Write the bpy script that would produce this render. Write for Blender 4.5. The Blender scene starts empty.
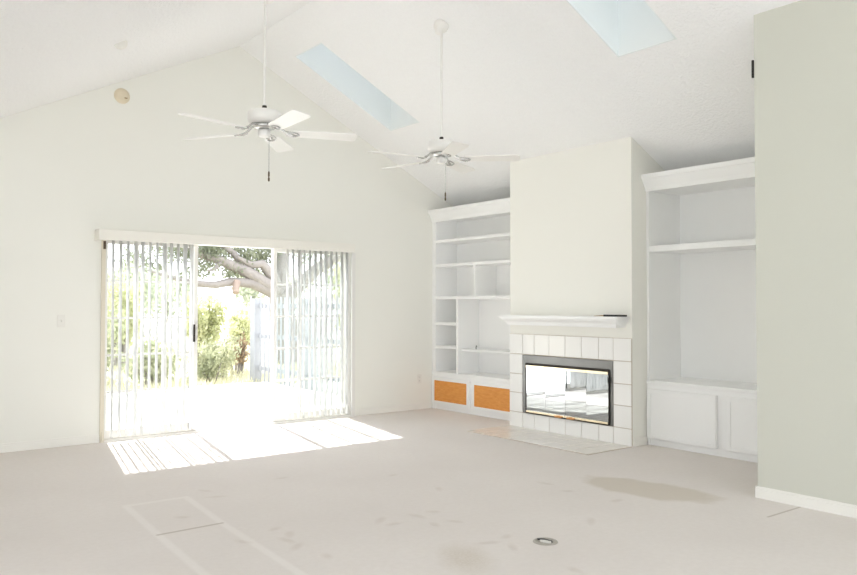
import bpy, bmesh, math, random
from mathutils import Vector, Matrix, Euler

random.seed(7)
scene = bpy.context.scene
C = scene.collection

# ---------------------------------------------------------------- camera
CAM_YAW, CAM_PITCH, CAM_ROLL, FPX = 0.6671, 0.0232, 0.0012, 766.84
CAM_LOC = Vector((0.0, 0.0, 1.378))
cam_data = bpy.data.cameras.new('camera')
cam_data.sensor_width = 36.0
cam_data.lens = FPX * 36.0 / 857.0
cam_data.clip_start, cam_data.clip_end = 0.05, 500
cam = bpy.data.objects.new('camera', cam_data)
C.objects.link(cam)
fw = Vector((math.sin(CAM_YAW) * math.cos(CAM_PITCH), math.cos(CAM_YAW) * math.cos(CAM_PITCH), math.sin(CAM_PITCH)))
rt = Vector((math.cos(CAM_YAW), -math.sin(CAM_YAW), 0))
up = rt.cross(fw)
cr, sr = math.cos(CAM_ROLL), math.sin(CAM_ROLL)
rt2, up2 = cr * rt + sr * up, -sr * rt + cr * up
m = Matrix((rt2, up2, -fw)).transposed().to_4x4()
m.translation = CAM_LOC
cam.matrix_world = m
scene.camera = cam

# ---------------------------------------------------------------- world, sun, exposure
world = bpy.data.worlds.new('world')
scene.world = world
world.use_nodes = True
wb = world.node_tree.nodes['Background']
wb.inputs[0].default_value = (0.885, 0.915, 1.0, 1)
wb.inputs[1].default_value = 1.0
sun_data = bpy.data.lights.new('sun', 'SUN')
sun_data.energy = 2.9
sun_data.angle = math.radians(0.6)
sun_data.color = (1.0, 0.98, 0.955)
sun = bpy.data.objects.new('sun', sun_data)
C.objects.link(sun)
sun.location = (12, 30, 30)
sun.rotation_euler = Vector((-0.185, -1.0, -1.135)).to_track_quat('-Z', 'Y').to_euler()

vs = scene.view_settings
vs.view_transform = 'Standard'
vs.look = 'None'
vs.exposure = 1.98
vs.gamma = 1.0
vs.use_curve_mapping = False
scene.cycles.use_denoising = True
scene.cycles.max_bounces = 16
scene.cycles.diffuse_bounces = 10
scene.cycles.transparent_max_bounces = 24
scene.cycles.transmission_bounces = 8
scene.cycles.sample_clamp_indirect = 8.0
scene.cycles.caustics_reflective = False
scene.cycles.caustics_refractive = False

def portal(name, loc, rot, sx, sy):
    """light portal in a modelled opening (adds no light, guides sampling of the sky)"""
    l = bpy.data.lights.new(name, 'AREA')
    l.shape = 'RECTANGLE'
    l.size, l.size_y = sx, sy
    l.cycles.is_portal = True
    o = bpy.data.objects.new(name, l)
    C.objects.link(o)
    o.location, o.rotation_euler = loc, rot

# ---------------------------------------------------------------- room numbers
D = 8.095            # gable wall
WB = 6.44            # face of built-ins
WF = 6.207           # face of the chimney breast
WBACK = 7.0          # wall behind the built-ins
WR, YR = 5.287, 2.888  # partition block corner
XP, ZP, S = 3.648, 4.308, 0.496   # ridge and roof slope
XL, YB = -3.0, -3.0  # left and back walls
XFLAT, ZFLAT = -0.118, 2.44
CH0, CH1 = 4.664, 6.358
DX0, DX1, DZ = 2.19, 5.18, 2.075
def zr(x): return ZP - S * (x - XP)
def zl(x): return max(ZP - S * (XP - x), ZFLAT)
def zc(x): return zr(x) if x > XP else zl(x)

portal('portal_door', (3.68, D + .32, 1.04), (math.radians(-90), 0, 0), 3.0, 2.1)
portal('portal_back', (1.15, YB - .18, 2.07), (math.radians(90), 0, 0), 8.0, 4.0)
portal('portal_side', (XL - .18, 1.4, 1.2), (0, math.radians(-90), 0), 2.1, 5.9)

# ---------------------------------------------------------------- materials
def lin(c):
    return tuple(((v / 12.92) if v <= .04045 else ((v + .055) / 1.055) ** 2.4) for v in c)
def rgb(r, g, b): return lin((r / 255, g / 255, b / 255)) + (1,)
def mat(name, col, rough=.6, metal=0, spec=.5, bump=None, var=None, coat=0):
    """procedural principled material; bump=(scale, strength, distance); var=(scale, amount)"""
    M = bpy.data.materials.new(name)
    M.use_nodes = True
    nt = M.node_tree
    b = nt.nodes['Principled BSDF']
    b.inputs['Base Color'].default_value = col
    b.inputs['Roughness'].default_value = rough
    b.inputs['Metallic'].default_value = metal
    b.inputs['Specular IOR Level'].default_value = spec
    b.inputs['Coat Weight'].default_value = coat
    b.inputs['Coat Roughness'].default_value = .06
    tc = nt.nodes.new('ShaderNodeTexCoord')
    if var:
        n = nt.nodes.new('ShaderNodeTexNoise')
        n.inputs['Scale'].default_value = var[0]
        n.inputs['Detail'].default_value = 5
        nt.links.new(tc.outputs['Object'], n.inputs['Vector'])
        mx = nt.nodes.new('ShaderNodeMix'); mx.data_type = 'RGBA'
        a = var[1]
        mx.inputs[6].default_value = tuple(v * (1 - a) for v in col[:3]) + (1,)
        mx.inputs[7].default_value = tuple(min(1, v * (1 + a)) for v in col[:3]) + (1,)
        nt.links.new(n.outputs['Fac'], mx.inputs[0])
        nt.links.new(mx.outputs[2], b.inputs['Base Color'])
    if bump:
        n2 = nt.nodes.new('ShaderNodeTexNoise')
        n2.inputs['Scale'].default_value = bump[0]
        n2.inputs['Detail'].default_value = 3
        nt.links.new(tc.outputs['Object'], n2.inputs['Vector'])
        bp = nt.nodes.new('ShaderNodeBump')
        bp.inputs['Strength'].default_value = bump[1]
        bp.inputs['Distance'].default_value = bump[2]
        nt.links.new(n2.outputs['Fac'], bp.inputs['Height'])
        nt.links.new(bp.outputs['Normal'], b.inputs['Normal'])
    return M
def glass_mat(name, tint=(1, 1, 1, 1), refl=.06, rough=.0, refl_col=(1, 1, 1, 1)):
    M = bpy.data.materials.new(name)
    M.use_nodes = True
    nt = M.node_tree
    nt.nodes.remove(nt.nodes['Principled BSDF'])
    t = nt.nodes.new('ShaderNodeBsdfTransparent'); t.inputs[0].default_value = tint
    g = nt.nodes.new('ShaderNodeBsdfGlossy'); g.inputs['Roughness'].default_value = rough
    g.inputs['Color'].default_value = refl_col
    mx = nt.nodes.new('ShaderNodeMixShader'); mx.inputs[0].default_value = refl
    nt.links.new(t.outputs[0], mx.inputs[1]); nt.links.new(g.outputs[0], mx.inputs[2])
    nt.links.new(mx.outputs[0], nt.nodes['Material Output'].inputs[0])
    return M
def leaf_mat(name, col, col2, trans=.35):
    M = bpy.data.materials.new(name)
    M.use_nodes = True
    nt = M.node_tree
    nt.nodes.remove(nt.nodes['Principled BSDF'])
    tc = nt.nodes.new('ShaderNodeTexCoord')
    n = nt.nodes.new('ShaderNodeTexNoise'); n.inputs['Scale'].default_value = 2.3; n.inputs['Detail'].default_value = 4
    nt.links.new(tc.outputs['Object'], n.inputs['Vector'])
    cr_ = nt.nodes.new('ShaderNodeValToRGB')
    cr_.color_ramp.elements[0].position = .35; cr_.color_ramp.elements[0].color = col
    cr_.color_ramp.elements[1].position = .65; cr_.color_ramp.elements[1].color = col2
    nt.links.new(n.outputs['Fac'], cr_.inputs[0])
    d = nt.nodes.new('ShaderNodeBsdfDiffuse'); t = nt.nodes.new('ShaderNodeBsdfTranslucent')
    mx = nt.nodes.new('ShaderNodeMixShader'); mx.inputs[0].default_value = trans
    nt.links.new(cr_.outputs[0], d.inputs[0]); nt.links.new(cr_.outputs[0], t.inputs[0])
    nt.links.new(d.outputs[0], mx.inputs[1]); nt.links.new(t.outputs[0], mx.inputs[2])
    nt.links.new(mx.outputs[0], nt.nodes['Material Output'].inputs[0])
    return M

M = {}
M['wall'] = mat('wall_paint', rgb(239, 238, 231), .7, spec=.3, bump=(60, .08, .004), var=(1.2, .012))
M['partition'] = mat('dimmed_partition_paint', rgb(209, 209, 198), .7, spec=.3, bump=(60, .08, .004), var=(1.2, .012))  # greener than the wall paint, darkened further for the weaker light here
M['ceiling'] = mat('popcorn_ceiling', rgb(245, 245, 245), .9, spec=.1, bump=(42, .55, .02), var=(70, .035))
M['shaft'] = mat('skylight_shaft_paint', rgb(236, 240, 240), .7, spec=.2)
M['white'] = mat('white_gloss_paint', rgb(243, 243, 242), .38, spec=.4, var=(2, .01))
M['trim'] = mat('trim_paint', rgb(240, 238, 232), .45, spec=.4, var=(3, .012))
M['valance'] = mat('valance_cream', rgb(240, 237, 229), .5, spec=.3, var=(5, .01))
M['beige'] = mat('beige_jamb', rgb(224, 216, 198), .5, var=(6, .04))
M['vinyl'] = mat('door_vinyl', rgb(234, 232, 228), .35, var=(4, .01))
M['tile'] = mat('white_glazed_tile', rgb(242, 241, 238), .12, spec=.5, var=(3, .015))
M['hearthtile'] = mat('hearth_glazed_tile', rgb(232, 227, 219), .22, spec=.38, var=(3, .03))
M['grout'] = mat('grout', rgb(196, 184, 170), .9, var=(30, .08))
M['gunmetal'] = mat('fireplace_steel', rgb(128, 128, 126), .35, metal=.85, var=(9, .08))
M['darksteel'] = mat('dark_steel', rgb(58, 54, 50), .4, metal=.7, var=(9, .1))
M['warmgrey'] = mat('warm_grey_metal', rgb(176, 170, 160), .4, metal=.2, var=(14, .06))
M['brass'] = mat('polished_brass', rgb(246, 232, 200), .25, metal=1, var=(12, .05))
M['copper'] = mat('copper_pull', rgb(204, 150, 100), .3, metal=1, var=(12, .05))
M['firebrick'] = mat('firebox_brick', rgb(92, 86, 80), .9, bump=(25, .4, .01), var=(8, .2))
M['fireglass'] = glass_mat('fireplace_glass', (.6, .63, .64, 1), .46, .012, (.90, .94, .96, 1))
M['skyglass'] = glass_mat('tinted_skylight_glass', (.47, .475, .48, 1), .05)
M['glass'] = glass_mat('clear_glass', (.97, .985, .98, 1), .05)
M['black'] = mat('black_plastic', rgb(30, 27, 24), .45, var=(20, .1))
M['brown'] = mat('brown_bracket', rgb(92, 74, 52), .5, var=(20, .1))
M['tan'] = mat('tan_wood', rgb(176, 150, 116), .6, var=(20, .1))
M['chrome'] = mat('nickel', rgb(205, 205, 203), .25, metal=.9, var=(10, .04))
M['fan'] = mat('fan_white_enamel', rgb(240, 238, 234), .35, spec=.5, var=(4, .01))
M['cover'] = mat('aged_beige_plastic', rgb(226, 213, 188), .5, var=(14, .06))
M['plate'] = mat('switch_plate_plastic', rgb(233, 231, 224), .4, var=(14, .02))
M['concrete'] = mat('patio_concrete', rgb(216, 215, 212), .85, bump=(40, .2, .005), var=(2.5, .06))
M['bark'] = mat('oak_bark', rgb(136, 130, 124), .95, bump=(9, .8, .05), var=(4, .25))
M['heart'] = mat('cut_limb_wood', rgb(150, 134, 122), .9, var=(9, .15))
M['fencepaint'] = mat('fence_greyed_white_paint', rgb(148, 150, 153), .6, var=(6, .03))  # white boards greyed so strong outdoor light does not wash them out
M['leaf_oak'] = leaf_mat('oak_leaf', rgb(116, 122, 104), rgb(150, 154, 130))
M['leaf_yel'] = leaf_mat('yellow_green_leaf', rgb(190, 194, 152), rgb(210, 210, 176))
M['leaf_bush'] = leaf_mat('bush_leaf', rgb(158, 164, 134), rgb(186, 186, 156))
M['leaf_dry'] = leaf_mat('dry_brush', rgb(158, 138, 116), rgb(186, 168, 138))
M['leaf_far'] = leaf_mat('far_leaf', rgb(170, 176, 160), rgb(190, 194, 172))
M['grass'] = leaf_mat('meadow_grass', rgb(188, 186, 154), rgb(206, 202, 174))
M['bounce_ground'] = mat('pale_bounce_ground', rgb(206, 208, 208), .95, bump=(30, .4, .02), var=(3, .08))  # pale neutral tone picked to keep yellow bounce light out of the room
M['meadow'] = mat('meadow_ground', rgb(192, 190, 170), .95, var=(.6, .12))

# vertical blind vane: translucent white vinyl
def vane_mat():
    X = bpy.data.materials.new('vane_vinyl'); X.use_nodes = True
    nt = X.node_tree; nt.nodes.remove(nt.nodes['Principled BSDF'])
    d = nt.nodes.new('ShaderNodeBsdfDiffuse'); d.inputs[0].default_value = rgb(226, 226, 225)
    t = nt.nodes.new('ShaderNodeBsdfTranslucent'); t.inputs[0].default_value = rgb(226, 226, 225)
    p = nt.nodes.new('ShaderNodeBsdfTransparent')
    w = nt.nodes.new('ShaderNodeTexWave'); w.inputs['Scale'].default_value = 40
    tc = nt.nodes.new('ShaderNodeTexCoord'); nt.links.new(tc.outputs['Object'], w.inputs['Vector'])
    mr = nt.nodes.new('ShaderNodeMapRange'); mr.inputs[3].default_value = .08; mr.inputs[4].default_value = .16
    nt.links.new(w.outputs['Fac'], mr.inputs[0])
    m1 = nt.nodes.new('ShaderNodeMixShader'); m1.inputs[0].default_value = .5
    nt.links.new(d.outputs[0], m1.inputs[1]); nt.links.new(t.outputs[0], m1.inputs[2])
    m2 = nt.nodes.new('ShaderNodeMixShader'); nt.links.new(mr.outputs[0], m2.inputs[0])
    nt.links.new(m1.outputs[0], m2.inputs[1]); nt.links.new(p.outputs[0], m2.inputs[2])
    nt.links.new(m2.outputs[0], nt.nodes['Material Output'].inputs[0])
    return X
M['vane'] = vane_mat()

# orange woven cabinet panel
def wood_mat():
    X = mat('orange_wood', rgb(222, 146, 62), .45, spec=.35)
    nt = X.node_tree; b = nt.nodes['Principled BSDF']
    tc = nt.nodes.new('ShaderNodeTexCoord'); mp = nt.nodes.new('ShaderNodeMapping')
    mp.inputs['Scale'].default_value = (1, 2.5, 9)
    n = nt.nodes.new('ShaderNodeTexNoise'); n.inputs['Scale'].default_value = 5; n.inputs['Detail'].default_value = 6
    nt.links.new(tc.outputs['Object'], mp.inputs[0]); nt.links.new(mp.outputs[0], n.inputs['Vector'])
    r = nt.nodes.new('ShaderNodeValToRGB')
    r.color_ramp.elements[0].position = .3; r.color_ramp.elements[0].color = rgb(220, 144, 66)
    r.color_ramp.elements[1].position = .7; r.color_ramp.elements[1].color = rgb(232, 162, 84)
    nt.links.new(n.outputs['Fac'], r.inputs[0]); nt.links.new(r.outputs[0], b.inputs['Base Color'])
    return X
M['wood'] = wood_mat()

# carpet: pile grain plus the stains, the let-in patch and the furniture dents it carries
def carpet_mat():
    X = mat('cream_carpet', rgb(222, 214, 206), .95, spec=.05)
    nt = X.node_tree; N = nt.nodes; L = nt.links; b = N['Principled BSDF']
    geo = N.new('ShaderNodeNewGeometry')
    sep = N.new('ShaderNodeSeparateXYZ'); L.new(geo.outputs['Position'], sep.inputs[0])
    def val(v):
        n = N.new('ShaderNodeValue'); n.outputs[0].default_value = v; return n.outputs[0]
    def op(o, a, c=None):
        n = N.new('ShaderNodeMath'); n.operation = o
        for i, q in enumerate((a, c)):
            if q is None: continue
            if isinstance(q, (int, float)): n.inputs[i].default_value = q
            else: L.new(q, n.inputs[i])
        return n.outputs[0]
    def noise(sc, det=4, vec=None):
        n = N.new('ShaderNodeTexNoise'); n.inputs['Scale'].default_value = sc; n.inputs['Detail'].default_value = det
        L.new(vec or geo.outputs['Position'], n.inputs['Vector']); return n.outputs['Fac']
    wob = op('SUBTRACT', noise(5), .5)
    x = sep.outputs[0]; y = sep.outputs[1]
    def step(v, lo, hi):
        n = N.new('ShaderNodeMapRange'); n.clamp = True; L.new(v, n.inputs[0])
        n.inputs[1].default_value = lo; n.inputs[2].default_value = hi
        n.inputs[3].default_value = 1; n.inputs[4].default_value = 0
        return n.outputs[0]
    def ell(cx, cy, rx, ry, ang, soft=.35, wv=.35):
        c, s = math.cos(ang), math.sin(ang)
        dx = op('SUBTRACT', x, cx); dy = op('SUBTRACT', y, cy)
        u = op('DIVIDE', op('ADD', op('MULTIPLY', dx, c), op('MULTIPLY', dy, s)), rx)
        v = op('DIVIDE', op('SUBTRACT', op('MULTIPLY', dy, c), op('MULTIPLY', dx, s)), ry)
        d = op('SQRT', op('ADD', op('MULTIPLY', u, u), op('MULTIPLY', v, v)))
        d = op('ADD', d, op('MULTIPLY', wob, wv))
        return step(d, 1 - soft, 1 + soft)
    def seg(x0, y0, x1, y1, w):
        dx, dy = x1 - x0, y1 - y0; ln = math.hypot(dx, dy); ux, uy = dx / ln, dy / ln
        px_ = op('SUBTRACT', x, x0); py_ = op('SUBTRACT', y, y0)
        t = op('ADD', op('MULTIPLY', px_, ux), op('MULTIPLY', py_, uy))
        t = op('MINIMUM', op('MAXIMUM', t, 0), ln)
        ex = op('SUBTRACT', px_, op('MULTIPLY', t, ux)); ey = op('SUBTRACT', py_, op('MULTIPLY', t, uy))
        d = op('SQRT', op('ADD', op('MULTIPLY', ex, ex), op('MULTIPLY', ey, ey)))
        return step(d, w * .4, w)
    def total(lst):
        a = lst[0]
        for q in lst[1:]: a = op('MAXIMUM', a, q)
        return a
    brown = total([ell(4.88, 3.54, .52, .24, math.radians(-80), .14, .7), ])
    stain = op('MULTIPLY', ell(2.77, 3.19, .22, .12, math.radians(60), .5, .9), op('MULTIPLY', noise(70, 3), 1.6))
    marks = [(3.65, 5.09), (3.65, 4.5), (3.07, 4.01), (3.22, 4.03), (2.85, 3.96), (2.83, 4.08), (3.04, 3.79), (3.18, 3.77), (3.05, 3.31), (3.22, 3.33),
             (3.11, 3.16), (4.41, 4.13), (4.36, 3.86), (4.42, 3.46), (3.87, 3.23), (3.1, 2.69), (2.25, 5.52), (2.24, 5.3), (2.2, 4.32), (2.22, 4.17),
             (2.15, 4.07), (1.85, 4.93), (2.89, 5.55), (2.14, 3.93), (2.19, 3.68), (1.94, 4.2)]
    dents = total([ell(a, c, .042 + .012 * (i % 3), .024, .3 + i * .7, .55, .5) for i, (a, c) in enumerate(marks)])
    lines = total([seg(1.645, 5.438, 2.061, 5.427, .035), seg(2.061, 5.427, 1.997, 4.643, .035), seg(1.645, 5.438, 1.592, 4.638, .035),
                   seg(1.997, 4.643, 1.93, 3.3, .035), seg(1.592, 4.638, 1.53, 3.5, .035)])
    dark_l = total([seg(1.592, 4.638, 1.997, 4.643, .018), seg(4.857, 2.585, 5.28, 2.575, .012)])
    lightp = op('MULTIPLY', step(op('ADD', op('MULTIPLY', op('SUBTRACT', 4.86, x), 1.0), 0), -.01, .01), step(y, 2.55, 2.585))
    def mixc(fac, base, col, amt):
        n = N.new('ShaderNodeMix'); n.data_type = 'RGBA'
        L.new(op('MULTIPLY', fac, amt), n.inputs[0])
        if isinstance(base, tuple): n.inputs[6].default_value = base
        else: L.new(base, n.inputs[6])
        n.inputs[7].default_value = col
        return n.outputs[2]
    col = mixc(noise(1.1, 5), rgb(241, 236, 232), rgb(225, 218, 213), 1)
    col = mixc(noise(28, 6), col, rgb(210, 202, 194), .42)
    col = mixc(noise(160, 2), col, rgb(216, 210, 205), .35)
    col = mixc(brown, col, rgb(200, 190, 174), .6)
    col = mixc(stain, col, rgb(196, 185, 168), .5)
    col = mixc(dents, col, rgb(186, 172, 158), .22)
    col = mixc(lines, col, rgb(246, 242, 238), .32)
    col = mixc(dark_l, col, rgb(150, 134, 116), .45)
    L.new(col, b.inputs['Base Color'])
    h = op('ADD', op('MULTIPLY', noise(220, 2), .6), op('MULTIPLY', dents, -1.2))
    h = op('ADD', h, op('MULTIPLY', noise(9, 4), .8))
    bp = N.new('ShaderNodeBump'); bp.inputs['Strength'].default_value = .35; bp.inputs['Distance'].default_value = .012
    L.new(h, bp.inputs['Height']); L.new(bp.outputs[0], b.inputs['Normal'])
    return X
M['carpet'] = carpet_mat()

# ---------------------------------------------------------------- mesh helpers
class MB:
    def __init__(self): self.v = []; self.f = []; self.sm = []
    def add(self, vs_, fs, smooth=False):
        o = len(self.v)
        self.v += [tuple(p) for p in vs_]
        self.f += [tuple(i + o for i in f) for f in fs]; self.sm += [smooth] * len(fs)
        return self
    def box(self, x0, x1, y0, y1, z0, z1):
        return self.add([(x, y, z) for z in (z0, z1) for y in (y0, y1) for x in (x0, x1)],
                        [(0, 2, 3, 1), (4, 5, 7, 6), (0, 1, 5, 4), (1, 3, 7, 5), (3, 2, 6, 7), (2, 0, 4, 6)])
    def prism(self, poly, axis, a, b):
        """poly in the two other axes, extruded along axis from a to b"""
        def P(p, t):
            return {'x': (t, p[0], p[1]), 'y': (p[0], t, p[1]), 'z': (p[0], p[1], t)}[axis]
        n = len(poly)
        return self.add([P(p, a) for p in poly] + [P(p, b) for p in poly],
                        [tuple(range(n))[::-1], tuple(range(n, 2 * n))] + [(i, (i + 1) % n, n + (i + 1) % n, n + i) for i in range(n)])
    def tube(self, pts, radii, n=8, cap=True):
        pts = [Vector(p) for p in pts]
        if not isinstance(radii, (list, tuple)): radii = [radii] * len(pts)
        rings = []; ref = None
        for i, p in enumerate(pts):
            d = (pts[min(i + 1, len(pts) - 1)] - pts[max(i - 1, 0)]).normalized()
            if ref is None: ref = Vector((0, 0, 1)) if abs(d.z) < .9 else Vector((1, 0, 0))
            u = d.cross(ref).normalized(); w = d.cross(u); ref = u.cross(d)
            rings.append([p + (u * math.cos(2 * math.pi * k / n) + w * math.sin(2 * math.pi * k / n)) * radii[i] for k in range(n)])
        vs_ = [q for r in rings for q in r]
        fs = [(i * n + k, i * n + (k + 1) % n, (i + 1) * n + (k + 1) % n, (i + 1) * n + k) for i in range(len(pts) - 1) for k in range(n)]
        self.add(vs_, fs, True)
        if cap: self.add(rings[0], [tuple(range(n))]); self.add(rings[-1], [tuple(range(n))])
        return self
    def lathe(self, prof, center=(0, 0, 0), n=24, axis='z'):
        cx, cy, cz = center; vs_ = []
        for r, t in prof:
            for k in range(n):
                a = 2 * math.pi * k / n; u, w = r * math.cos(a), r * math.sin(a)
                vs_.append({'z': (cx + u, cy + w, cz + t), 'y': (cx + u, cy + t, cz + w), 'x': (cx + t, cy + u, cz + w)}[axis])
        fs = [(i * n + k, i * n + (k + 1) % n, (i + 1) * n + (k + 1) % n, (i + 1) * n + k) for i in range(len(prof) - 1) for k in range(n)]
        return self.add(vs_, fs, True)
    def build(self, name, material, parent=None, bevel=0, kind=None, loc=None, recalc=True):
        me = bpy.data.meshes.new(name)
        me.from_pydata(self.v, [], self.f)
        me.polygons.foreach_set('use_smooth', self.sm)
        if recalc:
            bm = bmesh.new(); bm.from_mesh(me); bmesh.ops.recalc_face_normals(bm, faces=bm.faces); bm.to_mesh(me); bm.free()
        me.materials.append(M[material]); me.update()
        o = bpy.data.objects.new(name, me); C.objects.link(o)
        if loc is not None: o.location = loc
        if parent:
            o.parent = parent
            o.matrix_parent_inverse = Matrix.Translation(-Vector(parent.location)) if loc is None else Matrix()
        if bevel:
            b = o.modifiers.new('bevel', 'BEVEL'); b.width = bevel; b.segments = 2; b.limit_method = 'ANGLE'
        if kind: o['kind'] = kind
        return o
def tag(o, label, cat, group=None):
    o['label'] = label; o['category'] = cat
    if group: o['group'] = group
    return o
def empty(name, loc=(0, 0, 0)):
    o = bpy.data.objects.new(name, None); C.objects.link(o); o.location = loc; o.empty_display_size = .1
    return o
def box(name, material, parent, x0, x1, y0, y1, z0, z1, bevel=0, kind=None):
    return MB().box(x0, x1, y0, y1, z0, z1).build(name, material, parent, bevel, kind)
def struct(o, label=None, cat=None):
    o['kind'] = 'structure'
    if label: o['label'] = label
    if cat: o['category'] = cat
    return o
def share(o, loc, parent, scale=None):
    c = o.copy(); C.objects.link(c); c.parent = parent; c.matrix_parent_inverse = Matrix(); c.location = loc
    if scale: c.scale = scale
    return c

# ---------------------------------------------------------------- shell
struct(box('floor', 'carpet', None, XL, WBACK + .15, YB, D + .02, -.12, 0), 'cream wall-to-wall carpet with stains and furniture dents', 'floor')

# gable wall with the sliding-door opening
T = .16
g = MB()
g.prism([(XL - T, 0), (DX0, 0), (DX0, zl(DX0) + .02), (XFLAT, ZFLAT + .02), (XL - T, ZFLAT + .02)], 'y', D, D + T)
g.prism([(DX0, DZ), (DX1, DZ), (DX1, zr(DX1) + .02), (XP, ZP + .02), (DX0, zl(DX0) + .02)], 'y', D, D + T)
g.prism([(DX1, 0), (WBACK + T, 0), (WBACK + T, zr(WBACK + T) + .02), (DX1, zr(DX1) + .02)], 'y', D, D + T)
struct(g.build('wall_gable', 'wall'), 'tall cream gable wall above the sliding doors', 'wall')
struct(MB().box(WBACK, WBACK + T, YR, D, 0, zr(WBACK) + .02).build('wall_right', 'wall'), 'cream wall strip behind the white built-ins', 'wall')
# partition block at the right edge
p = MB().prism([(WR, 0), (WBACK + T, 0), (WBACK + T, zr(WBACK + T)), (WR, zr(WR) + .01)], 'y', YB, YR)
struct(p.build('wall_partition', 'partition'), 'plain partition wall at the right edge, greenish paint darkened for weaker light', 'wall')
# left and back walls (behind the camera) with unseen windows added to light the room
lw = MB()
lw.box(XL - T, XL, YB, -1.5, 0, ZFLAT); lw.box(XL - T, XL, 4.3, D, 0, ZFLAT)
lw.box(XL - T, XL, -1.5, 4.3, 0, .15); lw.box(XL - T, XL, -1.5, 4.3, 2.2, ZFLAT)
struct(lw.build('wall_left', 'wall'), 'cream side wall around the added fill window left of the view', 'wall')
bw = MB()
GL = [(-2.8, .1), (5.1, .1), (5.1, 3.35), (XP, 4.05), (.3, 2.38), (-2.8, 2.3)]
OUT = [(XL - T, 0), (WR, 0), (WR, zr(WR)), (XP, ZP), (XFLAT, ZFLAT), (XL - T, ZFLAT)]
for k in range(6):
    k2 = (k + 1) % 6
    bw.prism([OUT[k], OUT[k2], GL[k2], GL[k]], 'y', YB - T, YB)
struct(bw.build('wall_back', 'wall'), 'cream wall around the added fill glazing behind the camera', 'wall')
def fill_window(name, axis, a0, a1, z0, z1, pos, n, label):
    w = empty(name, ((a0 + a1) / 2, pos, z0) if axis == 'y' else (pos, (a0 + a1) / 2, z0)); struct(w, label, 'window')
    fr = MB(); gl = MB()
    def bx(t, u0, u1, q0, q1, d=.04):
        t.box(*((u0, u1, pos - d, pos + d) if axis == 'y' else (pos - d, pos + d, u0, u1)), q0, q1)
    bx(fr, a0, a1, z0, z0 + .05); bx(fr, a0, a1, z1 - .05, z1)
    for i in range(n + 1):
        u = a0 + (a1 - a0) * i / n; bx(fr, max(a0, u - .03), min(a1, u + .03), z0 + .05, z1 - .05)
    bx(gl, a0, a1, z0 + .05, z1 - .05, .003)
    fr.build('window_frame', 'vinyl', w); gl.build('pane', 'glass', w)
gw = struct(empty('window_1', (1.15, YB - .08, .1)), 'broad glazed gable added behind the camera for fill light', 'window')  # unseen gable glazing, added to let more sky light in
fr = MB()
for k in range(9):
    xx = -2.8 + 7.9 * k / 8
    zt = 2.3 if xx < .3 else (2.38 + (xx - .3) * (4.05 - 2.38) / (XP - .3) if xx < XP else 4.05 - (xx - XP) * .7 / (5.1 - XP))
    fr.box(max(-2.8, xx - .03), min(5.1, xx + .03), YB - .12, YB - .04, .1, zt)
fr.box(-2.8, 5.1, YB - .119, YB - .041, 2.2, 2.28)
fr.build('window_frame', 'vinyl', gw)
MB().prism(GL, 'y', YB - .083, YB - .077).build('pane', 'glass', gw)
fill_window('window_2', 'x', -1.5, 4.3, .15, 2.2, XL - .08, 4, 'wide white framed window added in the left side wall for fill light')  # unseen side window, added as a fill light opening

# ceiling: two slopes, a flat strip on the left, two skylight holes
SKY = [(4.03, 5.33, 6.93, 7.505), (4.03, 5.29, 3.525, 4.105)]
ce = MB(); CT = .09
def slope_cell(x0, x1, y0, y1):
    ce.prism([(x0, zr(x0)), (x1, zr(x1)), (x1, zr(x1) + CT), (x0, zr(x0) + CT)], 'y', y0, y1)
xs = [XP, 4.03, 5.29, 5.33, WBACK + T]
ys = [YB - T, 3.525, 4.105, 6.93, 7.505, D + T]
for i in range(4):
    for j in range(5):
        cx, cy = (xs[i] + xs[i + 1]) / 2, (ys[j] + ys[j + 1]) / 2
        if any(a < cx < b_ and c < cy < d for a, b_, c, d in SKY): continue
        slope_cell(xs[i], xs[i + 1], ys[j], ys[j + 1])
ce.prism([(XFLAT, ZFLAT), (XP, ZP), (XP, ZP + CT), (XFLAT, ZFLAT + CT)], 'y', YB - T, D + T)
ce.prism([(XL - T, ZFLAT), (XFLAT, ZFLAT), (XFLAT, ZFLAT + CT), (XL - T, ZFLAT + CT)], 'y', YB - T, D + T)
struct(ce.build('ceiling', 'ceiling'), 'white textured vaulted ceiling', 'ceiling')
SD = .85
for i, (a, b_, c, d) in enumerate(SKY):
    w = struct(empty('window_%d' % (3 + i), ((a + b_) / 2, (c + d) / 2, zr((a + b_) / 2))),
               ('deep skylight shaft in the ceiling nearest the gable wall', 'deep skylight shaft cut off by the top of the picture')[i], 'skylight')
    t = .03
    def q(x0, x1, y0, y1):
        return MB().prism([(x0, zr(x0)), (x1, zr(x1)), (x1, zr(x1) + SD), (x0, zr(x0) + SD)], 'y', y0, y1)
    t = .012
    for nm, args in (('shaft_wall', (a, b_, c, c + t)), ('shaft_wall', (a, b_, d - t, d)),
                     ('shaft_wall', (a, a + t, c + t, d - t)), ('shaft_wall', (b_ - t, b_, c + t, d - t))):
        q(*args).build(nm, 'shaft', w)
    gl = MB().prism([(a, zr(a) + SD - .03), (b_, zr(b_) + SD - .03), (b_, zr(b_) + SD - .022), (a, zr(a) + SD - .022)], 'y', c, d)
    gl.build('pane', 'skyglass', w)
    xm = (a + b_) / 2
    portal('portal_skylight', (xm, (c + d) / 2, zr(xm) + SD + .02), (0, math.atan(S), 0), (b_ - a) * 1.1, d - c)

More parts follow.
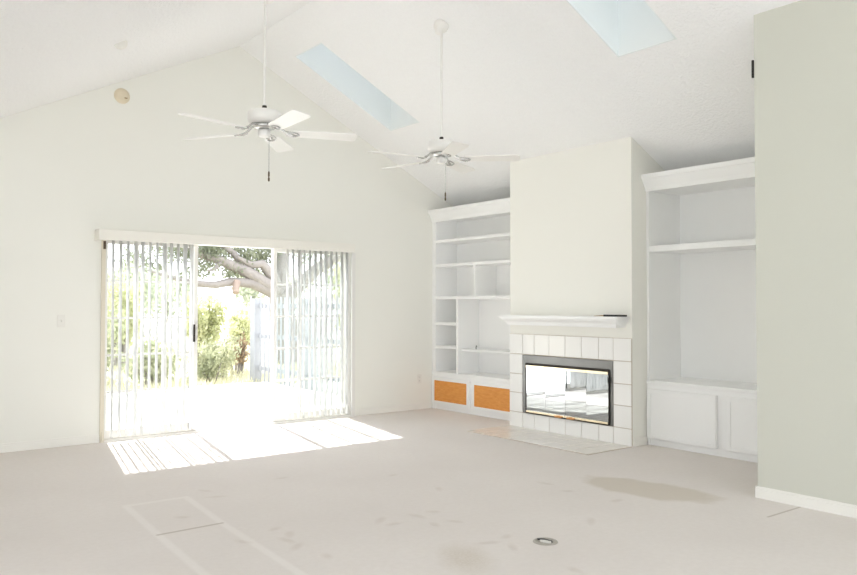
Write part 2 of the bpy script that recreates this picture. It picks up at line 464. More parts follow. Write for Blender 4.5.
# chimney breast with firebox opening
FY0, FY1, FZ0, FZ1 = 4.887, 6.148, .172, .824
def top_poly(z0): return [(WF, z0), (WBACK, z0), (WBACK, zr(WBACK) + .01), (WF, zr(WF) + .01)]
cb = MB()
cb.prism(top_poly(FZ1), 'y', CH0, CH1)
cb.box(WF, WBACK, CH0, FY0, 0, FZ1); cb.box(WF, WBACK, FY1, CH1, 0, FZ1)
cb.box(WF, WBACK, FY0, FY1, 0, FZ0); cb.box(WF + .5, WBACK, FY0, FY1, FZ0, FZ1)
struct(cb.build('wall_chimney', 'wall'), 'cream chimney breast above the white tiled fireplace', 'wall')

# baseboards
def baseboard(name, pts, h=.085, t=.014):
    b = MB()
    for x0, x1, y0, y1 in pts: b.box(x0, x1, y0, y1, 0, h - .018); 
    for x0, x1, y0, y1 in pts:
        dx, dy = (x1 - x0), (y1 - y0)
        if dx > dy: b.box(x0, x1, y0 + t * .4, y1, h - .018, h)
        else: b.box(x0 + t * .4, x1, y0, y1, h - .018, h)
    return struct(b.build(name, 'trim', None, .002))
baseboard('baseboard_gable', [(XL, DX0 - .01, D - .014, D), (DX1 + .01, WB - .02, D - .014, D)])
baseboard('baseboard_partition', [(WR - .014, WR, YB, YR + .014)])
baseboard('baseboard_chimney', [(WF + .005, WB - .02, CH0 - .014, CH0)], .09)
baseboard('baseboard_left', [(XL, XL + .014, YB, D - .014)])

# ---------------------------------------------------------------- sliding glass door
door = struct(empty('door_1', (3.685, D + .08, 0)), 'three panel white sliding glass door with its middle open', 'sliding door')
fr = MB()
fr.box(DX0, DX0 + .018, D + .0, D + T, 0, DZ); fr.box(DX1 - .018, DX1, D, D + T, 0, DZ)
fr.box(DX0 + .018, DX1 - .018, D, D + T, DZ - .035, DZ); fr.box(DX0 + .018, DX1 - .018, D, D + T, 0, .02)
for yy in (D + .045, D + .075, D + .105): fr.box(DX0 + .018, DX1 - .018, yy - .004, yy + .004, .02, .032)
fr.build('door_frame', 'vinyl', door)
cs = box('casing', 'beige', door, DX0 - .008, DX0 + .03, D - .02, D - .001, 0, 2.03); cs['label'] = 'beige strip of door casing'
box('casing', 'vinyl', door, DX1 - .03, DX1 + .02, D - .02, D - .001, 0, 2.03)
def panel(x0, x1, y, muntins=True):
    z0, z1 = .033, DZ - .036; st, rb, rtp = .045, .08, .04
    P = MB()
    P.box(x0, x0 + st, y - .02, y + .02, z0, z1); P.box(x1 - st, x1, y - .02, y + .02, z0, z1)
    P.box(x0 + st, x1 - st, y - .02, y + .02, z0, z0 + rb); P.box(x0 + st, x1 - st, y - .02, y + .02, z1 - rtp, z1)
    o = P.build('door_panel', 'vinyl', door, .003)
    box('glass_pane', 'glass', o, x0 + st, x1 - st, y - .003, y + .003, z0 + rb, z1 - rtp)
    if muntins:
        for k in (1, 2):
            xx = x0 + st + (x1 - x0 - 2 * st) * k / 3
            box('muntin', 'vinyl', o, xx - .011, xx + .011, y - .010, y - .0035, z0 + rb, z1 - rtp)
        for k in range(1, 5):
            zz = z0 + rb + (z1 - z0 - rb - rtp) * k / 5
            box('muntin', 'vinyl', o, x0 + st, x1 - st, y - .0105, y - .004, zz - .011, zz + .011)
    return o
pa = panel(DX0 + .019, 3.195, D + .04)
panel(4.12, 5.13, D + .11)
panel(4.10, DX1 - .019, D + .045)
h = box('door_handle', 'darksteel', pa, 3.128, 3.150, D - .03, D + .02, .98, 1.17, .004); h['label'] = 'dark pull handle'
box('edge_seal', 'darksteel', pa, 3.100, 3.108, D + .008, D + .02, .04, 2.03)
box('corner_bracket', 'brown', door, DX0 + .005, DX0 + .028, D - .032, D - .021, 1.94, 2.02)
box('corner_bracket', 'beige', door, DX0 + .005, DX0 + .028, D - .032, D - .021, .02, .11)

# vertical blind: valance and vanes turned open
blind = tag(empty('vertical_blind', (3.6, 7.98, 2.02)), 'white vertical blind with cream valance, drawn half open over sliding doors', 'blind')
vl = MB().box(2.115, 5.10, 7.93, 7.945, 2.022, 2.128)
vl.box(2.115, 2.13, 7.945, D - .002, 2.022, 2.128); vl.box(5.085, 5.10, 7.945, D - .002, 2.022, 2.128)
vl.box(2.115, 5.10, 7.945, D - .002, 2.116, 2.128)
vl.build('valance', 'valance', blind, .004)
box('headrail', 'white', blind, 2.14, 5.08, 7.99, 8.03, 2.055, 2.095)
def vane_mesh():
    b = MB(); n = 4; w = .086; z0, z1 = .045 - 2.05, 0
    prof = [(-w / 2 + w * i / n, .006 * (1 - (2 * i / n - 1) ** 2)) for i in range(n + 1)]
    fr_, bk = [], []
    vs_ = [(x, y + o, z) for z in (z0, z1) for o in (0, .0012) for x, y in prof]
    m_ = n + 1
    fs = []
    for i in range(n):
        fs += [(i, i + 1, 2 * m_ + i + 1, 2 * m_ + i), (m_ + i + 1, m_ + i, 3 * m_ + i, 3 * m_ + i + 1),
               (i + 1, i, m_ + i, m_ + i + 1), (2 * m_ + i, 2 * m_ + i + 1, 3 * m_ + i + 1, 3 * m_ + i)]
    fs += [(0, 2 * m_, 3 * m_, m_), (n, m_ + n, 3 * m_ + n, 2 * m_ + n)]
    return b.add(vs_, fs, True)
v0 = None
rv = random.Random(3)
for x0, n, dx in ((2.275, 12, .0735), (4.225, 12, .0735)):
    for i in range(n):
        loc = Vector((x0 + i * dx - 3.6, .03, .035))
        if v0 is None:
            v = v0 = vane_mesh().build('vane', 'vane', blind, loc=loc)
        else: v = share(v0, loc, blind)
        v.rotation_euler = (0, 0, math.radians((94 if x0 < 3 else 80) + rv.uniform(-6, 6)))
for x0, x1 in ((2.275, 3.085), (4.225, 5.035)):
    b = MB()
    for yy in (7.972, 8.048): b.tube([(x0, yy, .055), (x1, yy, .055)], .003, 5)
    b.build('bottom_chain', 'plate', blind)

# ---------------------------------------------------------------- built-in bookcase beside the gable wall
def crown(y0, y1, z0, z1, name, parent):
    pr_ = [(WB - .012, z0), (WB - .018, z0 + .02), (WB - .022, z0 + .035), (WB - .045, z0 + .075), (WB - .062, z0 + .105), (WB - .066, z0 + .118),
           (WB - .075, z0 + .12), (WB - .075, z1), (WB + .02, z1), (WB + .02, z0)]
    return MB().prism(pr_, 'y', y0, y1).build(name, 'white', parent)
Y0, Y1 = CH1 + .003, D - .003
bk = tag(empty('bookcase', (WB, (Y0 + Y1) / 2, 0)), 'tall white built-in bookcase with orange-panelled doors in the corner', 'bookcase')
XBK = 6.81
box('side_panel', 'white', bk, WB, XBK, Y1 - .07, Y1, .0, 2.52)
box('side_panel', 'white', bk, WB, XBK, Y0, Y0 + .05, .0, 2.52)
box('back_panel', 'white', bk, XBK, XBK + .02, Y0, Y1, 0, 2.52)
box('top_panel', 'white', bk, WB, XBK + .02, Y0, Y1, 2.52, 2.56)
crown(Y0, Y1, 2.495, 2.655, 'crown_molding', bk)
YA, YZ = Y0 + .05, Y1 - .07
for z in (2.232, 1.908, 1.478):
    box('shelf', 'white', bk, WB + .004, XBK, YA, YZ, z - .019, z + .019, .003)
box('divider', 'white', bk, WB + .004, XBK, 7.232, 7.268, 1.497, 1.889)
box('divider', 'white', bk, WB + .004, XBK, 7.562, 7.600, .495, 1.459)
for z in (1.133, .825):
    box('shelf', 'white', bk, WB + .004, XBK, 7.600, YZ, z - .019, z + .019, .003)
box('shelf', 'white', bk, WB + .07, XBK, YA, 7.562, .785, .812, .003)
box('countertop', 'white', bk, WB - .012, XBK, Y0, Y1, .457, .495, .004)
bf = MB(); bf.box(WB, XBK, YA, YZ, .40, .457); bf.box(WB + .01, WB + .03, YA, YZ, 0, .07); bf.box(WB, WB + .02, 7.27, 7.33, .07, .40)
bf.build('base_frame', 'white', bk)
box('base_floor', 'white', bk, WB + .03, XBK, YA, YZ, .03, .07)
def orange_door(y0, y1, p0, p1):
    z0, z1, q0, q1 = .073, .425, .11, .380
    d = MB(); x0, x1 = WB - .02, WB - .001
    d.box(x0, x1, y0, p0, z0, z1); d.box(x0, x1, p1, y1, z0, z1); d.box(x0, x1, p0, p1, z0, q0); d.box(x0, x1, p0, p1, q1, z1)
    o = d.build('door', 'white', bk, .002)
    pn = box('door_panel', 'wood', o, WB - .014, WB - .006, p0, p1, q0, q1); pn['label'] = 'orange wood panel'
orange_door(7.315, 8.078, 7.374, 8.030)
orange_door(6.42, 7.283, 6.475, 7.231)
cl = tag(MB().tube([(XBK - .2, 7.40, .813), (XBK - .2, 7.40, .838), (XBK - .21, 7.385, .858), (XBK - .22, 7.365, .85)], .006, 6).build('wire_hook', 'gunmetal'),
         'small grey wire hook on the bookcase shelf above orange doors', 'hook')

# ---------------------------------------------------------------- built-in cabinet right of the fireplace
Y0, Y1 = YR + .003, CH0 - .003
XBK = 6.97
cab = tag(empty('wall_cabinet', (WB, (Y0 + Y1) / 2, 0)), 'white built-in cabinet with open niche and two plain white doors', 'cabinet')
box('side_panel', 'white', cab, WB, XBK, Y1 - .03, Y1, 0, 2.52)
box('side_panel', 'white', cab, WB, XBK, Y0, Y0 + .05, 0, 2.52)
box('back_panel', 'white', cab, XBK, XBK + .02, Y0, Y1, 0, 2.52)
box('top_panel', 'white', cab, WB, XBK + .02, Y0, Y1, 2.52, 2.56)
crown(Y0, Y1, 2.515, 2.68, 'crown_molding', cab)
box('shelf', 'white', cab, WB + .004, XBK, Y0 + .05, Y1 - .03, 1.912, 1.970, .003)
box('countertop', 'white', cab, WB - .014, XBK, Y0, Y1, .604, .638, .005)
bf = MB(); bf.box(WB, XBK, Y0 + .05, Y1 - .03, .53, .604); bf.box(WB + .01, WB + .03, Y0 + .05, Y1 - .03, 0, .09); bf.box(WB, WB + .02, 3.78, 3.91, .09, .53)
bf.build('base_frame', 'white', cab)
def plain_door(y0, y1, x1):
    z0, z1, t = .068, .555, .022
    x0 = x1 - t
    o = box('door', 'white', cab, x0, x1, y0, y1, z0, z1, .003)
    r = MB(); w = .045
    for a in ((y0 + .008, y0 + w, z0 + .008, z1 - .008), (y1 - w, y1 - .008, z0 + .008, z1 - .008), (y0 + w, y1 - w, z0 + .008, z0 + w), (y0 + w, y1 - w, z1 - w, z1 - .008)):
        r.box(x0 - .007, x0, *a)
    r.build('door_rail', 'white', o, .002)
plain_door(3.892, 4.650, WB - .003)
plain_door(3.03, 3.797, WB - .003)

# ---------------------------------------------------------------- fireplace
fp = tag(empty('fireplace', (WF, 5.51, 0)), 'white tiled fireplace with brass-trimmed glass doors in dark steel frame', 'fireplace')
bed = MB(); xb0, xb1 = WF - .008, WF - .0005
bed.box(xb0, xb1, CH0, FY0, 0.001, 1.056); bed.box(xb0, xb1, FY1, CH1, 0.001, 1.056); bed.box(xb0, xb1, FY0, FY1, FZ1, 1.056); bed.box(xb0, xb1, FY0, FY1, .001, FZ0)
bed.build('grout_bed', 'grout', fp)
cols = [4.664, 4.884, 5.068, 5.294, 5.517, 5.746, 5.969, 6.150, 6.358]
rows = [0.0, .172, .392, .605, .829, 1.056]
G = .0035
for i in range(8):
    for j in range(5):
        if 0 < i < 7 and 0 < j < 4: continue
        y0, y1, z0, z1 = cols[i] + G, cols[i + 1] - G, max(rows[j] + G, .004), rows[j + 1] - G
        box('tile', 'tile', fp, WF - .0145 - random.uniform(0, .001), WF - .006, y0, y1, z0, z1, .002)
# steel surround
X0 = WF - .016
sf = MB()
sf.box(X0, WF + .02, FY0 + .002, 4.934, FZ0 + .002, FZ1 - .002); sf.box(X0, WF + .02, 6.080, FY1 - .002, FZ0 + .002, FZ1 - .002)
sf.box(X0, WF + .02, 4.934, 6.080, .722, FZ1 - .002); sf.box(X0, WF + .02, 4.934, 6.080, FZ0 + .002, .186)
sf.build('steel_surround', 'gunmetal', fp, .002)
sd = MB(); sd.box(X0 - .012, X0, 4.922, 4.936, .18, .735); sd.box(X0 - .012, X0, 6.078, 6.092, .18, .735); sd.box(X0 - .012, X0, 4.936, 6.078, .724, .738); sd.box(X0 - .012, X0, 4.936, 6.078, .176, .188)
sd.build('door_frame', 'darksteel', fp)
fb = MB(); e = .002
fb.box(WF + .46, WF + .48, FY0 + e, FY1 - e, FZ0 + e, FZ1 - e); fb.box(WF + .022, WF + .46, FY0 + e, FY0 + .02, FZ0 + e, FZ1 - e); fb.box(WF + .022, WF + .46, FY1 - .02, FY1 - e, FZ0 + e, FZ1 - e)
fb.box(WF + .022, WF + .46, FY0 + .02, FY1 - .02, FZ0 + e, FZ0 + .02); fb.box(WF + .022, WF + .46, FY0 + .02, FY1 - .02, FZ1 - .02, FZ1 - e)
fb.build('firebox', 'firebrick', fp)
LW = (6.078 - 4.936) / 4
for k in range(4):
    y0 = 4.936 + LW * k; y1 = y0 + LW
    cy = (y0 + y1) / 2
    o = MB().box(-.003, .003, -LW / 2 + .001, LW / 2 - .001, -.255, .255).build('glass_door', 'fireglass', fp, loc=Vector((WF - .022, cy, .456)) - fp.location)
    o.rotation_euler = (0, math.radians((.25, -.3, .2, -.25)[k]), math.radians((-.5, .6, -.6, .4)[k]))
    for z0, z1 in ((.229, .257), (-.268, -.246)):
        t_ = MB().box(-.011, .005, -LW / 2 + .0005, LW / 2 - .0005, z0, z1).build('brass_rail', 'brass', o, .002, loc=(0, 0, 0)); t_['label'] = 'polished brass rail'
    if k in (1, 2):
        s_ = LW * .42 * (1 if k == 1 else -1)
        t_ = MB().lathe([(.0, -.028), (.011, -.026), (.013, -.012), (.009, 0)], (-.008, s_ * .5, -.262), 12, 'x'); 
        t_.box(-.03, -.012, s_ * .5 - .045, s_ * .5 + .045, -.274, -.256)
        hh = t_.build('pull', 'copper', o, .002, loc=(0, 0, 0)); hh['label'] = 'copper coloured pull'
box('damper_knob', 'black', fp, X0 - .026, X0 - .012, 4.918, 4.934, .60, .66, .002)

# hearth tiles flush with carpet
hearth = tag(empty('hearth', (5.877, 5.51, 0)), 'glossy tiled hearth set in the carpet before the fireplace', 'hearth')
box('grout_bed', 'grout', hearth, 5.545, WF - .016, CH0, CH1, .0005, .005)
hx = [5.545, 5.766, 5.987, WF - .016]
for i in range(8):
    for j in range(3):
        box('tile', 'hearthtile', hearth, hx[j] + .003, hx[j + 1] - .003, cols[i] + G, cols[i + 1] - G, .004, .0085, .0015)

# mantel shelf with mitred crown ends
mt = MB()
prof = [(0, 1.16), (.140, 1.16), (.142, 1.176), (.150, 1.184), (.152, 1.196), (.168, 1.212), (.186, 1.224), (.190, 1.236), (.207, 1.240), (.207, 1.268), (0, 1.268)]
e0, e1, pm = 4.682, 6.338, .207
va = [(WF - .0005 - p, e0 + (pm - (p if p else (.140 if z < 1.2 else pm))), z) for p, z in prof]
vb = [(WF - .0005 - p, e1 - (pm - (p if p else (.140 if z < 1.2 else pm))), z) for p, z in prof]
n = len(prof)
mt.add(va + vb, [tuple(range(n))[::-1], tuple(range(n, 2 * n))] + [(i, (i + 1) % n, n + (i + 1) % n, n + i) for i in range(n)])
mantel = tag(mt.build('mantel_shelf', 'white'), 'white moulded mantel shelf above the tiled fireplace', 'mantel')

stick = tag(empty('fireplace_tool', (6.15, 4.86, 1.269)), 'thin black bar with tan tapered tip lying on the mantel shelf', 'tool')
MB().box(6.13, 6.165, 4.69, 4.955, 1.2685, 1.287).build('bar', 'black', stick, .003)
MB().tube([(6.147, 4.955, 1.278), (6.147, 5.0, 1.276), (6.147, 5.09, 1.2715)], [.006, .005, .002], 8).build('tip', 'tan', stick)

# ---------------------------------------------------------------- ceiling fans
def blade_mesh():
    # along +x from .20 to .66, pitched
    b = MB(); out = []
    for x, w in ((.205, .052), (.235, .060), (.65, .076), (.69, .074), (.707, .062), (.712, .047)): out.append((x, w))
    pts = [(x, w) for x, w in out] + [(x, -w) for x, w in out[::-1]]
    n = len(pts); p = math.radians(-10); vs_ = []
    for z in (-.004, .004):
        for x, y in pts: vs_.append((x, y * math.cos(p) - z * math.sin(p), y * math.sin(p) + z * math.cos(p)))
    return b.add(vs_, [tuple(range(n))[::-1], tuple(range(n, 2 * n))] + [(i, (i + 1) % n, n + (i + 1) % n, n + i) for i in range(n)])
def iron_mesh():
    b = MB(); p = math.radians(-11)
    b.tube([(.075, 0, .052), (.11, 0, .045), (.15, 0, .015), (.19, 0, -.006), (.215, 0, -.009)], [.012, .010, .009, .010, .008], 8)
    for s in (-1, 1):
        b.tube([(.15, 0, .015), (.175, .028 * s, .0 + .028 * s * math.sin(p)), (.215, .034 * s, -.008 + .034 * s * math.sin(p)), (.25, .022 * s, -.009 + .022 * s * math.sin(p)), (.262, 0, -.009)], .006, 6)
    return b
def make_fan(x, y, zbl, a0, label, proto=None):
    f = tag(empty('ceiling_fan', (x, y, zbl)), label, 'ceiling fan', 'ceiling fans on long rods')
    zc_ = zc(x); L0 = Vector((0, 0, 0))
    sl = -S if x > XP else S
    # canopy tilted with the slope
    can = MB().lathe([(.0, .012), (.068, .012), (.070, 0), (.066, -.03), (.05, -.052), (.032, -.062), (.030, -.09), (.018, -.095), (0, -.095)], (0, 0, 0), 24).build('canopy', 'fan', f, loc=(0, 0, zc_ - zbl - .012))
    can.rotation_euler = (0, -math.atan(sl), 0)
    MB().tube([(0, 0, .165), (0, 0, zc_ - zbl - .085)], .0105, 12).build('downrod', 'fan', f, loc=(0, 0, 0))
    MB().lathe([(0, .232), (.017, .232), (.019, .222), (.019, .205), (.012, .198), (0, .198)], (0, 0, 0), 16).build('rod_coupling', 'darksteel', f, loc=(0, 0, -.030))
    MB().lathe([(0, .205), (.035, .204), (.075, .198), (.112, .188), (.124, .175), (.126, .122), (.118, .106), (.098, .094), (.07, .088), (0, .088)], (0, 0, 0), 32).build('motor_housing', 'fan', f, loc=(0, 0, -.030))
    MB().lathe([(0, .088), (.082, .088), (.085, .070), (.08, .058), (.05, .05), (0, .05)], (0, 0, 0), 28).build('flywheel', 'chrome', f, loc=(0, 0, -.030))
    sw = MB().lathe([(0, .05), (.042, .05), (.046, .040), (.046, .004), (.040, -.006), (.02, -.012), (0, -.012)], (0, 0, 0), 24).build('switch_housing', 'fan', f, loc=(0, 0, -.030))
    for k in range(5):
        a = math.radians(a0 + 72 * k)
        if proto is None:
            b = blade_mesh().build('blade', 'fan', f, .0015, loc=(0, 0, 0)); irn = iron_mesh().build('blade_iron', 'chrome', b, loc=(0, 0, 0)); proto = (b, irn)
        else:
            b = share(proto[0], (0, 0, 0), f); share(proto[1], (0, 0, 0), b)
        b.rotation_euler = (0, 0, a)
    ch = MB().tube([(.03, -.02, -.01), (.03, -.02, -.30)], .0022, 6).build('pull_chain', 'chrome', f, loc=(0, 0, 0))
    MB().lathe([(0, -.30), (.004, -.30), (.007, -.31), (.007, -.335), (.004, -.345), (.0075, -.352), (.0075, -.372), (.003, -.378), (0, -.378)], (.03, -.02, 0), 10).build('chain_knob', 'brown', ch, loc=(0, 0, 0))
    return proto
pro = make_fan(2.617, 5.35, 2.698, -167, 'white five blade ceiling fan hanging in front of the gable wall')
make_fan(4.385, 5.38, 2.705, -188, 'white five blade ceiling fan with canopy on the right ceiling slope', pro)

# ---------------------------------------------------------------- small fittings
rc = tag(empty('wall_cover', (2.367, D, 3.522)), 'round aged beige cover high on the gable wall', 'wall cover')
MB().lathe([(0, -.022), (.05, -.022), (.058, -.016), (.062, -.009), (.078, -.006), (.080, 0)], (2.367, D - .0005, 3.522), 28, 'y').build('cover_disc', 'cover', rc)
MB().box(2.385, 2.415, D - .028, D - .021, 3.495, 3.507).build('latch', 'tan', rc, .002)

cx, cy = 1.728, 5.955
cc = MB().lathe([(0, -.045), (.022, -.042), (.040, -.03), (.050, -.012), (.052, 0)], (0, 0, 0), 28).build('ceiling_cover', 'plate', None, loc=(cx, cy, zl(cx) - .001))
cc.rotation_euler = (0, -math.atan(S), 0)
tag(cc, 'small round white cover plate on the left ceiling slope', 'ceiling cover')

def plate(name, x, z, label, cat, kind):
    p_ = tag(empty(name, (x, D, z)), label, cat)
    MB().box(x - .037, x + .037, D - .007, D - .0005, z - .060, z + .060).build('cover_plate', 'plate', p_, .003)
    if kind == 'switch': MB().prism([(D - .020, z + .006), (D - .007, z + .011), (D - .007, z - .011)], 'x', x - .005, x + .005).build('toggle', 'plate', p_)
    else:
        for dz in (-.024, .024):
            rcp = MB().box(x - .017, x + .017, D - .009, D - .007, z + dz - .015, z + dz + .015).build('receptacle', 'plate', p_, .001)
            sl_ = MB().box(x - .008, x - .005, D - .0095, D - .009, z + dz - .004, z + dz + .006); sl_.box(x + .005, x + .008, D - .0095, D - .009, z + dz - .004, z + dz + .006)
            sl_.build('slot', 'black', rcp)
plate('light_switch', 1.815, 1.221, 'white toggle light switch left of the sliding door', 'light switch', 'switch')
plate('wall_outlet', 6.217, .40, 'white power outlet low on the wall by the bookcase', 'outlet', 'outlet')

br = tag(empty('metal_catch', (WR - .004, YR + .012, 3.03)), 'small black metal catch high on the partition corner', 'catch')
MB().box(WR - .010, WR + .006, YR + .001, YR + .016, 3.035, 3.165).build('catch_plate', 'black', br, .003)

fo = tag(empty('floor_outlet', (3.322, 3.115, 0)), 'round grey metal floor outlet with half-open lid in the carpet', 'floor outlet')
MB().lathe([(.050, .001), (.050, .006), (.060, .008), (.070, .006), (.073, .001)], (3.322, 3.115, 0), 36).build('rim', 'warmgrey', fo)
MB().lathe([(0, .003), (.051, .003), (.051, .001), (0, .001)], (3.322, 3.115, 0), 32).build('cover_plate', 'warmgrey', fo)
a = math.radians(-38)
def rotp(pts): return [(3.322 + u * math.cos(a) - w * math.sin(a), 3.115 + u * math.sin(a) + w * math.cos(a)) for u, w in pts]
MB().prism(rotp([(-.042, .046), (-.005, .042), (.040, -.004), (.038, -.028), (.0, .012), (-.042, .024)]), 'z', .004, .009).build('slot', 'black', fo)
MB().prism(rotp([(-.030, .006), (-.004, .002), (.030, -.026), (.028, -.042), (-.002, -.034), (-.030, -.014)]), 'z', .004, .012).build('flip_lid', 'plate', fo, .001)

# ---------------------------------------------------------------- outdoors
GZ = -.12
struct(MB().box(-60, 90, 8.3, 160, GZ - .3, GZ).build('ground', 'meadow'), 'flat sunlit meadow beyond the patio', 'ground')
struct(MB().box(-1.5, 6.36, D + T + .001, 12.95, GZ, -.03).build('patio', 'concrete'), 'bright concrete patio outside the sliding doors', 'patio')
struct(MB().box(-60, 90, -60, 8.3, GZ - .4, GZ - .1).build('yard_ground', 'bounce_ground'), 'unseen ground around the house, coloured pale for neutral bounce light', 'ground')

struct(MB().box(-16, XL - T - .002, YB - 1, D + 1, GZ - .1, -.03).build('bounce_terrace', 'concrete'), 'unseen pale terrace added outside the left window to bounce sunlight in', 'patio')  # added reflector, throws sunlight up through the side window onto the ceiling

# fence along the patio
fence = tag(empty('patio_fence', (6.45, 11, GZ)), 'white painted slatted fence along the patio edge', 'fence')
post0 = None
for yy in (13.48, 11.6, 9.7, 8.5):
    if post0 is None: post0 = MB().box(-.06, .06, -.10, .10, GZ, 1.50).build('post', 'fencepaint', fence, .006, loc=(-.02, yy - 11, -GZ))
    else: share(post0, (-.02, yy - 11, -GZ), fence)
b0 = None
k = 0
y = 13.27
while y > 8.4:
    if min(abs(y - p) for p in (13.48, 11.6, 9.7, 8.5)) > .14:
        if b0 is None: b0 = MB().box(-.008, .008, -.033, .033, GZ + .03, 1.52).build('board', 'fencepaint', fence, .003, loc=(0, y - 11, -GZ))
        else: share(b0, (0, y - 11, -GZ), fence)
    y -= .16
for z in (.15, .75, 1.32):
    MB().box(.009, .035, -2.5, 2.4, z, z + .08).build('rail', 'fencepaint', fence, loc=(0, 0, -GZ))

def leaves(b, centers, n, size, rad, rnd, squash=.8):
    for _ in range(n):
        c = rnd.choice(centers); r = rad * (rnd.random() ** .5)
        d = Vector((rnd.gauss(0, 1), rnd.gauss(0, 1), rnd.gauss(0, 1))).normalized()
        p_ = Vector(c) + Vector((d.x * r, d.y * r, d.z * r * squash))
        if p_.z < GZ: p_.z = GZ + rnd.random() * .2
        s = size * rnd.uniform(.6, 1.3)
        e_ = Euler((rnd.uniform(0, 6.28), rnd.uniform(0, 6.28), rnd.uniform(0, 6.28)))
        u = e_.to_matrix() @ Vector((s, 0, 0)); w = e_.to_matrix() @ Vector((0, s * .45, 0))
        b.add([p_ - u, p_ + w, p_ + u, p_ - w], [(0, 1, 2, 3)])

# live oak right of the view: trunk, limbs, leaf crown
rnd = random.Random(11)
oak = tag(empty('oak_tree', (9.3, 17.4, GZ)), 'spreading oak with grey crooked limbs beyond the patio fence', 'tree')
tk = MB()
tk.tube([(9.35, 17.4, GZ - .1), (9.2, 17.35, .5), (8.95, 17.2, 1.2), (8.75, 17.1, 1.7)], [.42, .33, .28, .25], 12)
tk.build('trunk', 'bark', oak)
limbs = [
    ([(8.80, 17.1, 1.60), (8.44, 17, 1.85), (7.889, 17, 2.165), (7.263, 17, 2.404), (6.662, 17, 2.565), (5.9, 16.8, 2.9), (5.0, 16.6, 3.0)], [.20, .17, .14, .11, .09, .06, .03]),
    ([(8.85, 17.1, 1.5), (8.438, 17, 1.744), (7.994, 17, 1.90), (7.5, 17, 1.93), (7.073, 16.9, 1.841), (6.645, 16.8, 1.857), (6.0, 16.5, 1.95), (5.3, 16.2, 2.1)], [.17, .14, .12, .10, .085, .075, .05, .02]),
    ([(8.75, 17.1, 1.75), (8.55, 17, 2.1), (8.276, 17, 2.369), (7.991, 17, 2.335), (7.6, 16.9, 2.5)], [.17, .14, .11, .09, .04]),
    ([(8.8, 17.15, 1.7), (9.0, 17.4, 2.6), (8.8, 17.6, 3.5), (8.2, 17.7, 4.4)], [.22, .18, .13, .05]),
    ([(8.95, 17.2, 1.5), (9.8, 17.0, 2.3), (10.8, 16.8, 2.9), (11.8, 16.6, 3.2)], [.2, .16, .11, .04]),
    ([(7.889, 17, 2.165), (7.6, 17.1, 2.6), (7.1, 17.2, 2.95), (6.4, 17.3, 3.3)], [.10, .075, .055, .03]),
    ([(7.263, 17, 2.404), (7.0, 16.8, 2.2), (6.8, 16.7, 2.15)], [.06, .045, .02]),
]
for pts, rr in limbs: MB().tube(pts, rr, 9).build('limb', 'bark', oak)
kn = MB().tube([(7.6, 16.93, 1.93), (7.54, 16.85, 1.76), (7.52, 16.80, 1.66)], [.09, .085, .075], 10).build('cut_limb', 'heart', oak); kn['label'] = 'brown cut limb stub'
cl_ = []
for pts, rr in limbs:
    for i in range(1, len(pts)):
        a_, b_ = Vector(pts[i - 1]), Vector(pts[i])
        if i >= 2: cl_ += [a_.lerp(b_, t) + Vector((rnd.uniform(-.3, .3), rnd.uniform(0, .8), rnd.uniform(.15, .75))) for t in (.25, .6, .95)]
cl_ += [Vector((rnd.uniform(4.6, 11.8), rnd.uniform(17.0, 18.8), rnd.uniform(2.5, 4.4))) for _ in range(42)]
cl_ = [c for c in cl_ if c.z > 2.05]
lf = MB(); leaves(lf, cl_, 15000, .048, .34, rnd)
lf.build('foliage', 'leaf_oak', oak, kind='stuff', recalc=False)

def shrub(x, y, r, h, material, label, n=1500, size=.06, group=None, name='shrub', cat='shrub', seed=1):
    rr = random.Random(seed)
    s = tag(empty(name, (x, y, GZ)), label, cat, group)
    st = MB(); cen = []
    for k in range(6):
        a_ = rr.uniform(0, 6.28); q = rr.uniform(.2, .9) * r; zt = h * rr.uniform(.55, .95)
        tip = Vector((x + q * math.cos(a_), y + q * math.sin(a_), GZ + zt))
        base = Vector((x + .12 * math.cos(a_), y + .12 * math.sin(a_), GZ - .02))
        mid = base.lerp(tip, .5) + Vector((0, 0, .08 * h))
        st.tube([base, mid, tip], [.022 * h + .005, .015 * h + .004, .004], 6)
        cen += [base.lerp(mid, .8), mid, mid.lerp(tip, .5), tip]
    st.build('stem', 'bark', s)
    f = MB(); leaves(f, cen, n, size, r * .48, rr, .9)
    f.build('foliage', material, s, kind='stuff', recalc=False)
shrub(7.95, 20.0, .55, 1.9, 'leaf_yel', 'tall yellow-green shrub left behind the meadow bushes', 2600, .07, seed=2)
shrub(9.95, 22.0, .5, 1.4, 'leaf_yel', 'rounded yellow-green shrub under the oak limb', 1800, .07, seed=3)
shrub(5.75, 14.1, .5, .75, 'leaf_bush', 'low green bush at the far patio edge, left one', 1400, .045, seed=4)
shrub(6.35, 15.1, .45, .8, 'leaf_bush', 'low green bush at the patio edge beside the fence post', 1400, .045, seed=5)
shrub(7.1, 15.7, .3, .9, 'leaf_dry', 'dry brown brush just left of the fence post', 700, .04, seed=6)
shrub(4.7, 14.0, .55, .9, 'leaf_bush', 'low bush seen behind the left blind vanes by the patio', 1400, .05, seed=7)
shrub(3.9, 15.0, .8, 1.5, 'leaf_bush', 'middling bush behind the left door panel', 1600, .06, seed=8)
shrub(5.7, 19.5, .9, 2.4, 'leaf_yel', 'large yellow-green shrub behind the left door panel', 2200, .075, seed=9)
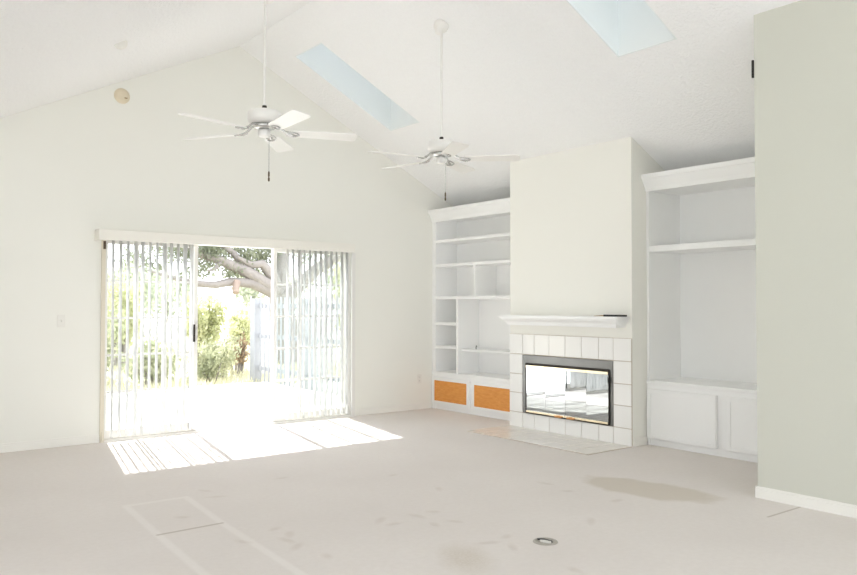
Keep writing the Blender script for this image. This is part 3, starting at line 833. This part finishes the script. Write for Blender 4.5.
shrub(3.4, 20.5, 1.2, 3.0, 'leaf_far', 'tall pale shrub farthest left beyond the patio', 2200, .08, seed=10)
shrub(8.2, 12.6, .6, 2.6, 'leaf_bush', 'tall bush rising behind the patio fence', 1800, .06, seed=12)

def far_tree(x, y, h, r, label, seed):
    rr = random.Random(seed)
    s = tag(empty('far_tree', (x, y, GZ)), label, 'tree', 'trees across the meadow')
    MB().tube([(x, y, GZ - .1), (x + .2, y, h * .3), (x, y, h * .7)], [.3, .22, .08], 8).build('trunk', 'bark', s)
    cen = [Vector((x + rr.gauss(0, r * .45), y + rr.gauss(0, r * .4), h * rr.uniform(.3, .9))) for _ in range(14)]
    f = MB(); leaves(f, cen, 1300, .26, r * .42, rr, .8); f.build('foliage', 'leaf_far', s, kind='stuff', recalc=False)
FT = ['pale hazy tree across the meadow, leftmost', 'pale hazy tree across the meadow, second from left', 'pale hazy tree across the meadow, third from left',
      'pale hazy tree across the meadow, fourth from left', 'pale hazy tree across the meadow, fifth from left', 'pale hazy tree across the meadow, rightmost']
for i, (x, y, h_, r_) in enumerate([(12, 62, 4.2, 3.2), (17.5, 58, 4.6, 3.4), (23, 66, 4.0, 3.4), (31, 62, 4.4, 3.2), (39.5, 62, 4.6, 3.2), (48, 60, 4.4, 3.2)]):
    far_tree(x, y, h_, r_, FT[i], 40 + i)

# meadow grass: uncountable blades
gr = MB(); rg = random.Random(5)
for _ in range(14000):
    t = rg.random() ** 1.6
    yy = 13.1 + t * 16; xc = yy * .45
    xx = xc + rg.uniform(-3.5 - t * 3, 4 + t * 5)
    hh = rg.uniform(.05, .2); a_ = rg.uniform(0, 3.14); w_ = .012 + .012 * t
    lx, ly = rg.uniform(-.1, .1), rg.uniform(-.1, .1)
    gr.add([(xx - w_ * math.cos(a_), yy - w_ * math.sin(a_), GZ), (xx + w_ * math.cos(a_), yy + w_ * math.sin(a_), GZ), (xx + lx, yy + ly, GZ + hh)], [(0, 1, 2)])
go = gr.build('meadow_grass', 'grass', None, kind='stuff', recalc=False)
go['label'] = 'tall pale meadow grass beyond the patio'; go['category'] = 'grass'
